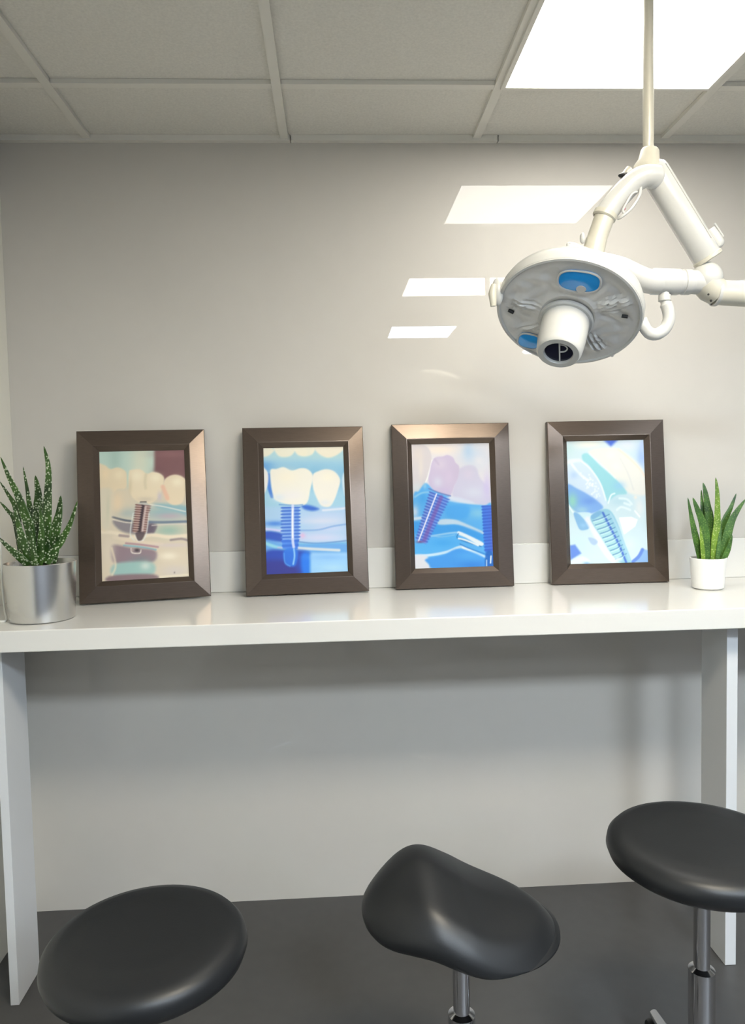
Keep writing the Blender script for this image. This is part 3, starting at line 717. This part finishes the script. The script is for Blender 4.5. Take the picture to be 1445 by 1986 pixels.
# hand loop
loop = [q(1243, 362, -.022), q(1241, 376, -.026), q(1234, 391, -.026), q(1222, 407, -.024), q(1206, 420, -.02), q(1199, 424, -.012)]
L(tube(spline(loop, 6), .0032, 12), 'hand_loop', M_enamel)
loop = [q(1236, 372, -.026), q(1226, 376, -.026), q(1216, 392, -.024), q(1208, 408, -.022), q(1212, 414, -.022)]
L(tube(spline(loop, 6), .0025, 12), 'hand_loop', M_enamel)
L(ball(q(1211, 405, -.021), .0028), 'tag', M_scar)

# head: face normal points down and to the viewer
fc = q(1101.5, 609)
vd = (fc-CAM).normalized()
imgdown = (-up + vd*up.dot(vd)).normalized(); imgleft = (-rt + vd*rt.dot(vd)); imgleft = (imgleft - imgdown*imgleft.dot(imgdown)).normalized()
nf = (-vd*.70 + (imgdown*.975 + imgleft*.22).normalized()*.714).normalized()
R = .1490
e1v = (imgleft*-1 - nf*(imgleft*-1).dot(nf)).normalized()     # to the right on the face
e2v = e1v.cross(nf)
if e2v.dot(imgdown) > 0: e2v = -e2v                        # up on the face


def face_uv(x, y):
    d = ray(x, y); t = (fc-CAM).dot(nf)/d.dot(nf); p = CAM + d*t - fc
    return p.dot(e1v), p.dot(e2v)


def fp(u, v, h=0.): return fc + e1v*u + e2v*v + nf*h


head = L(lathe([(.055, -.052), (.10, -.050), (.138, -.040), (.1445, -.034), (.1435, -.030), (.1435, -.0275), (.1470, -.026), (R, -.020), (R, -.006), (.1475, .001), (.1440, .003), (.1405, .002), (.139, -.003), (0, -.003)], fc, nf, 96), 'lamp_head', M_enamel)
L(lathe([(.1478, -.001), (.1462, .0035), (.1420, .0045), (.1395, .002), (.139, -.002)], fc, nf, 96), 'rim', M_platerim, head)
# sculpted face plate
bm = bmesh.new(); NR, NA = 40, 144; rings = []
b1 = face_uv(1124, 543); b2 = face_uv(1026, 659)
hubu, hubv = 0., 0.


def relief(u, v):
    r = math.hypot(u, v); a = math.atan2(v, u); z = .0
    z += .005*math.exp(-((r-.056)/.006)**2)                       # raised ring
    for ang in (1.65, 2.9, 3.75, .35, 5.35, 4.6):                       # ribs fanning outwards
        da = (a-ang+PI) % (2*PI)-PI
        k = math.exp(-((r-.098)/.028)**2)
        z += .0065*k*math.exp(-(da*r/.018)**2)*(.6+.8*math.sin(da*r*620+r*90))
    z += .0036*math.sin(u*95+2*math.sin(v*70))*math.sin(v*88+1.5*math.sin(u*60))*ss(.055, .075, r)*(1-ss(.12, .135, r))
    for (cu, cv), ex, ey in ((b1, .052, .036), (b2, .035, .033)):
        d = math.hypot((u-cu)/ex, (v-cv)/ey); z *= float(ss(.85, 1.25, d))
    return float(z)


cen = bm.verts.new(fp(0, 0, .004)); prev = None
for i in range(1, NR+1):
    r = .1392*i/NR
    rg = [bm.verts.new(fp(r*math.cos(2*PI*k/NA), r*math.sin(2*PI*k/NA), .001+relief(r*math.cos(2*PI*k/NA), r*math.sin(2*PI*k/NA)))) for k in range(NA)]
    for k in range(NA):
        if prev is None: bm.faces.new((cen, rg[k], rg[(k+1) % NA]))
        else: bm.faces.new((prev[k], prev[(k+1) % NA], rg[(k+1) % NA], rg[k]))
    prev = rg
L(bm, 'face_plate', M_plate, head)


def window(px_c, rx, ry, ang, m_rim=M_platerim):
    u0, v0 = face_uv(*px_c); bm = bmesh.new(); bmr = bmesh.new(); N = 48; path = []
    for k in range(N):
        t = 2*PI*k/N; c, s = math.cos(t), math.sin(t)
        c = math.copysign(abs(c)**.75, c); s = math.copysign(abs(s)**.75, s)
        du, dv = rx*c, ry*s
        path.append((u0+du*math.cos(ang)-dv*math.sin(ang), v0+du*math.sin(ang)+dv*math.cos(ang)))
    c = bm.verts.new(fp(u0, v0, .0075)); i1 = [bm.verts.new(fp(u0+(a-u0)*.6, v0+(b-v0)*.6, .0068)) for a, b in path]
    i2 = [bm.verts.new(fp(a, b, .0045)) for a, b in path]; i3 = [bm.verts.new(fp(a, b, -.002)) for a, b in path]
    for k in range(N):
        k2 = (k+1) % N
        bm.faces.new((c, i1[k], i1[k2])); bm.faces.new((i1[k], i2[k], i2[k2], i1[k2])); bm.faces.new((i2[k], i3[k], i3[k2], i2[k2]))
    L(bm, 'lens', M_blue, head)
    pts = [fp(a, b, .0048) for a, b in path]; pts.append(pts[0])
    add_tube(bmr, pts, .0022, 8, False)
    L(bmr, 'lens_rim', m_rim, head)


window((1124, 543), .041, .026, -.12)
window((1027, 659), .025, .023, -.2)
uu, vv = face_uv(1128, 556)
L(lathe([(0, .009), (.004, .0088), (.009, .008), (.010, .006)], fp(uu, vv, 0), nf, 24), 'bulb', M_platerim, head)
for (x, y, a) in ((991.5, 602.5, -.6), (1212, 612, -.1)):
    uu, vv = face_uv(x, y)
    bm = tube([fp(uu-.006*math.cos(a), vv-.006*math.sin(a), .0025), fp(uu+.006*math.cos(a), vv+.006*math.sin(a), .0025)], .0035, 12)
    L(bm, 'slot', M_black, head)
# centre ring and sterile handle
hu, hv = face_uv(1098, 619)
hc = fp(hu, hv)
L(lathe([(.057, .003), (.057, .008), (.054, .011), (.049, .011), (.047, .006)], hc, nf, 64), 'handle_ring', M_platerim, head)
handle = L(lathe([(.049, .002), (.0490, .03), (.0480, .066), (.0455, .087), (.0435, .093), (.0410, .0955), (.0300, .0955), (.0285, .093), (.0285, .087), (0, .087)], hc, nf, 64), 'handle', M_enamel)
L(lathe([(.0283, .0875), (.0283, .0895), (0, .0905)], hc, nf, 48), 'handle_cap', M_navy, handle)


def hp(u, v): return hc + e1v*u*.86 + e2v*v*.86 + nf*.0915


bm = bmesh.new()
add_tube(bm, [hp(.002, -.030), hp(.002, .030)], .0016, 8)
add_tube(bm, spline([hp(.002, .026), hp(.014, .024), hp(.020, .014), hp(.014, .004), hp(.002, .001)], 6), .0015, 8)
L(bm, 'emblem', M_enamel, handle)
# side knob, clips on the rim
kb = q(965, 566, .02)
L(ball(kb, .0165, .8, .9, 1.75, 24), 'side_knob', M_enamel)
L(tube([q(958, 552, .0), q(955, 570, .0), q(957, 594, .0)], [.006, .0085, .006], 14), 'side_knob_collar', M_cream)
L(ball(fp(.012, -.150, -.012), .008, 2.0, 1, .7), 'rim_clip', M_platerim, head)
L(tube([fp(.0930, -.1120, .004), fp(.0965, -.1165, -.012)], .0035, 10), 'rim_clip', M_enamel, head)
# bracket on top of head and bent yoke arm
L(tube(spline([q(1100, 480, .0), q(1112, 478, -.005), q(1128, 484, -.008), q(1152, 492, -.01)], 5), [.007, .009, .0095, .0095, .008]+[.0075]*11, 16), 'top_clip', M_enamel)
L(ball(q(1105, 474, -.008), .0028), 'clip_screw', M_black)
yk = [q(1150, 503, -.004), q(1174, 508, -.004), q(1204, 519, -.004), q(1232, 535, -.004), q(1256, 545, -.004), q(1280, 547, -.002), q(1315, 547), q(1342, 547)]
yp = spline(yk, 6); nn = len(yp)
rad = [.0165+(.0245-.0165)*float(ss(0, .5, i/nn)) for i in range(nn)]
L(tube(yp, rad, 36), 'yoke', M_enamel)
L(tube([q(1262, 546), q(1266, 546), q(1314, 547), q(1320, 547)], [.0245, .0268, .0268, .0245], 36), 'yoke_sleeve', M_enamel)
L(lathe([(.0245, -.003), (.0262, -.002), (.0262, .012), (.023, .014)], q(1326, 547), (1, 0, 0), 40), 'yoke_ring', M_enamel)
# hanging hook to the rim
hk = [q(1289, 566, -.004), q(1290, 584, -.004), q(1296, 602, -.004), q(1297, 620, -.004), q(1289, 638, -.004), q(1274, 648, -.004), q(1260, 646, -.004), q(1250, 634, -.004), q(1244, 620, -.002)]
L(tube(spline(hk, 6), [.0095]*8+[.0125]*30+[.012]*11, 24), 'hook', M_enamel)
L(lathe([(.012, .004), (.0125, 0), (.0125, -.008), (.009, -.01)], q(1289, 576, -.004), (0, 0, 1), 24), 'hook_collar', M_platerim)


# ------------------------------------------------------------------ stools
def stool_base(t, h):
    obj('column', lathe([(0, .07), (.026, .07), (.026, h*.55), (.016, h*.56), (.016, h-.07), (0, h-.07)], (0, 0, 0), (0, 0, 1), 32), M_chrome, t)
    obj('seat_plate', lathe([(0, h-.085), (.05, h-.085), (.09, h-.072), (.09, h-.062), (0, h-.062)], (0, 0, 0), (0, 0, 1), 32), M_black, t)
    for k in range(5):
        a = 2*PI*k/5+.3; c, s = math.cos(a), math.sin(a)
        obj('leg', tube([(c*.02, s*.02, .085), (c*.12, s*.12, .078), (c*.235, s*.235, .068)], [.018, .016, .011], 16), M_chrome, t)
        o = obj('caster', lathe([(0, -.014), (.022, -.014), (.026, -.008), (.026, .008), (.022, .014), (0, .014)], (c*.235, s*.235, .0265), (-s, c, 0), 24), M_black, t)
        obj('caster_stem', tube([(c*.235, s*.235, .026), (c*.235, s*.235, .066)], .006, 10), M_chrome, o)


def round_seat(h, r, thk=.085):
    prof = [(0, h-.062), (r*.75, h-.062), (r*.90, h-.058), (r*.97, h-.048), (r, h-.033), (r*.985, h-.018), (r*.93, h-.007), (r*.82, h-.001), (r*.6, h-.001), (r*.3, h-.004), (0, h-.005)]
    return lathe(prof, (0, 0, 0), (0, 0, 1), 72)


hs = .62
c = at_z(1362, 1649, hs-.03)
s1 = thing('stool', 'black leather stool with round padded seat in front of the counter\'s right leg', 'stool', (c.x, c.y, 0))
stool_base(s1, hs); obj('seat', round_seat(hs, .186), M_leather, s1)


def saddle_seat(h):
    """saddle seat: raised hump at the back, falling towards the front"""
    bm = bmesh.new(); NRr, NAa = 14, 64; prev = None
    def top(u, v):
        r2 = u*u+v*v
        return .058*math.exp(-((u+.40)/.42)**2)*(1-.3*v*v) - .055*max(0, u)**1.2 - .03*abs(v)**1.6
    R1, R2 = .19, .165
    ct_ = bm.verts.new((0, 0, h-.055+top(0, 0)))
    for i in range(1, NRr+1):
        f = i/NRr; rg = []
        for k in range(NAa):
            a = 2*PI*k/NAa; u, v = f*math.cos(a), f*math.sin(a)
            edge = -.03*max(0, (f-.72)/.28)**2.2
            rg.append(bm.verts.new((u*R1, v*R2, h-.055+top(u, v)+edge)))
        for k in range(NAa):
            if prev is None: bm.faces.new((ct_, rg[k], rg[(k+1) % NAa]))
            else: bm.faces.new((prev[k], prev[(k+1) % NAa], rg[(k+1) % NAa], rg[k]))
        prev = rg
    for sc, dz in ((1.0, -.016), (.97, -.03), (.88, -.04)):
        rg = []
        for k in range(NAa):
            a = 2*PI*k/NAa; u, v = math.cos(a), math.sin(a)
            rg.append(bm.verts.new((u*R1*sc, v*R2*sc, max(h-.055+top(u, v)-.03+dz, h-.13) if sc > .9 else h-.115)))
        for k in range(NAa): bm.faces.new((prev[k], prev[(k+1) % NAa], rg[(k+1) % NAa], rg[k]))
        prev = rg
    bm.faces.new(prev[::-1])
    return bm


hs2 = .622
pk = at_z(803, 1665, hs2-.004)
ang = 0.0
s2 = thing('stool', 'black leather saddle stool with a raised hump, standing below the white tooth picture', 'stool', (pk.x+.085, pk.y-.02, 0))
stool_base(s2, hs2-.05)
o = obj('seat', saddle_seat(hs2), M_leather, s2, subd=1)
pk3 = at_z(318, 1698, .55)
s3 = thing('stool', 'black leather stool barely showing its seat top, left of the saddle stool', 'stool', (pk3.x+.01, pk3.y-.19, 0))
stool_base(s3, .55)
bm = round_seat(.55, .18)
for v in bm.verts:
    rr = math.hypot(v.co.x, v.co.y)
    if v.co.z > .52: v.co.z += .0
obj('seat', bm, M_leather, s3)

# ------------------------------------------------------------------ world: soft light from the rest of the clinic
w = bpy.data.worlds.new('clinic_ambience'); bpy.context.scene.world = w; w.use_nodes = True
n = w.node_tree.nodes; l = w.node_tree.links; bg = n['Background']
tc = n.new('ShaderNodeTexCoord'); sx = n.new('ShaderNodeSeparateXYZ'); l.new(tc.outputs['Generated'], sx.inputs[0])


def mth(op, a, b=None):
    k = n.new('ShaderNodeMath'); k.operation = op
    for i, v in enumerate((a, b)):
        if v is None: continue
        if isinstance(v, (int, float)): k.inputs[i].default_value = v
        else: l.new(v, k.inputs[i])
    return k.outputs[0]


# azimuth round the room, 0 = towards the middle of the room behind the photographer, + = right
az = mth('ARCTAN2', sx.outputs['X'], mth('MULTIPLY', sx.outputs['Y'], -1.0))
fac = mth('ADD', mth('DIVIDE', az, 2*PI), .5)
cr = n.new('ShaderNodeValToRGB'); cr.color_ramp.interpolation = 'EASE'; e = cr.color_ramp.elements
def stop(deg, c):
    k = e.new(deg/360+.5); k.color = (*c, 1)
e[0].position = 0; e[0].color = (.4, .38, .33, 1); e[1].position = 1; e[1].color = (.4, .38, .33, 1)
for d, c in ((-130, (.42, .39, .33)), (-80, (.42, .39, .33)), (-58, (.12, .12, .12)), (-14, (.12, .125, .13)), (4, (.3, .32, .36)),
             (16, (1.15, 1.3, 1.55)), (32, (1.15, 1.3, 1.55)), (46, (.34, .36, .40)), (66, (.34, .36, .38)), (90, (.5, .5, .48))): stop(d, c)
l.new(fac, cr.inputs['Fac']); l.new(cr.outputs['Color'], bg.inputs['Color'])
bg.inputs['Strength'].default_value = .44

sc = bpy.context.scene
sc.view_settings.view_transform = 'Standard'; sc.view_settings.look = 'None'
sc.view_settings.gamma = 1.0; sc.view_settings.use_curve_mapping = False
sc.view_settings.exposure = 0.12
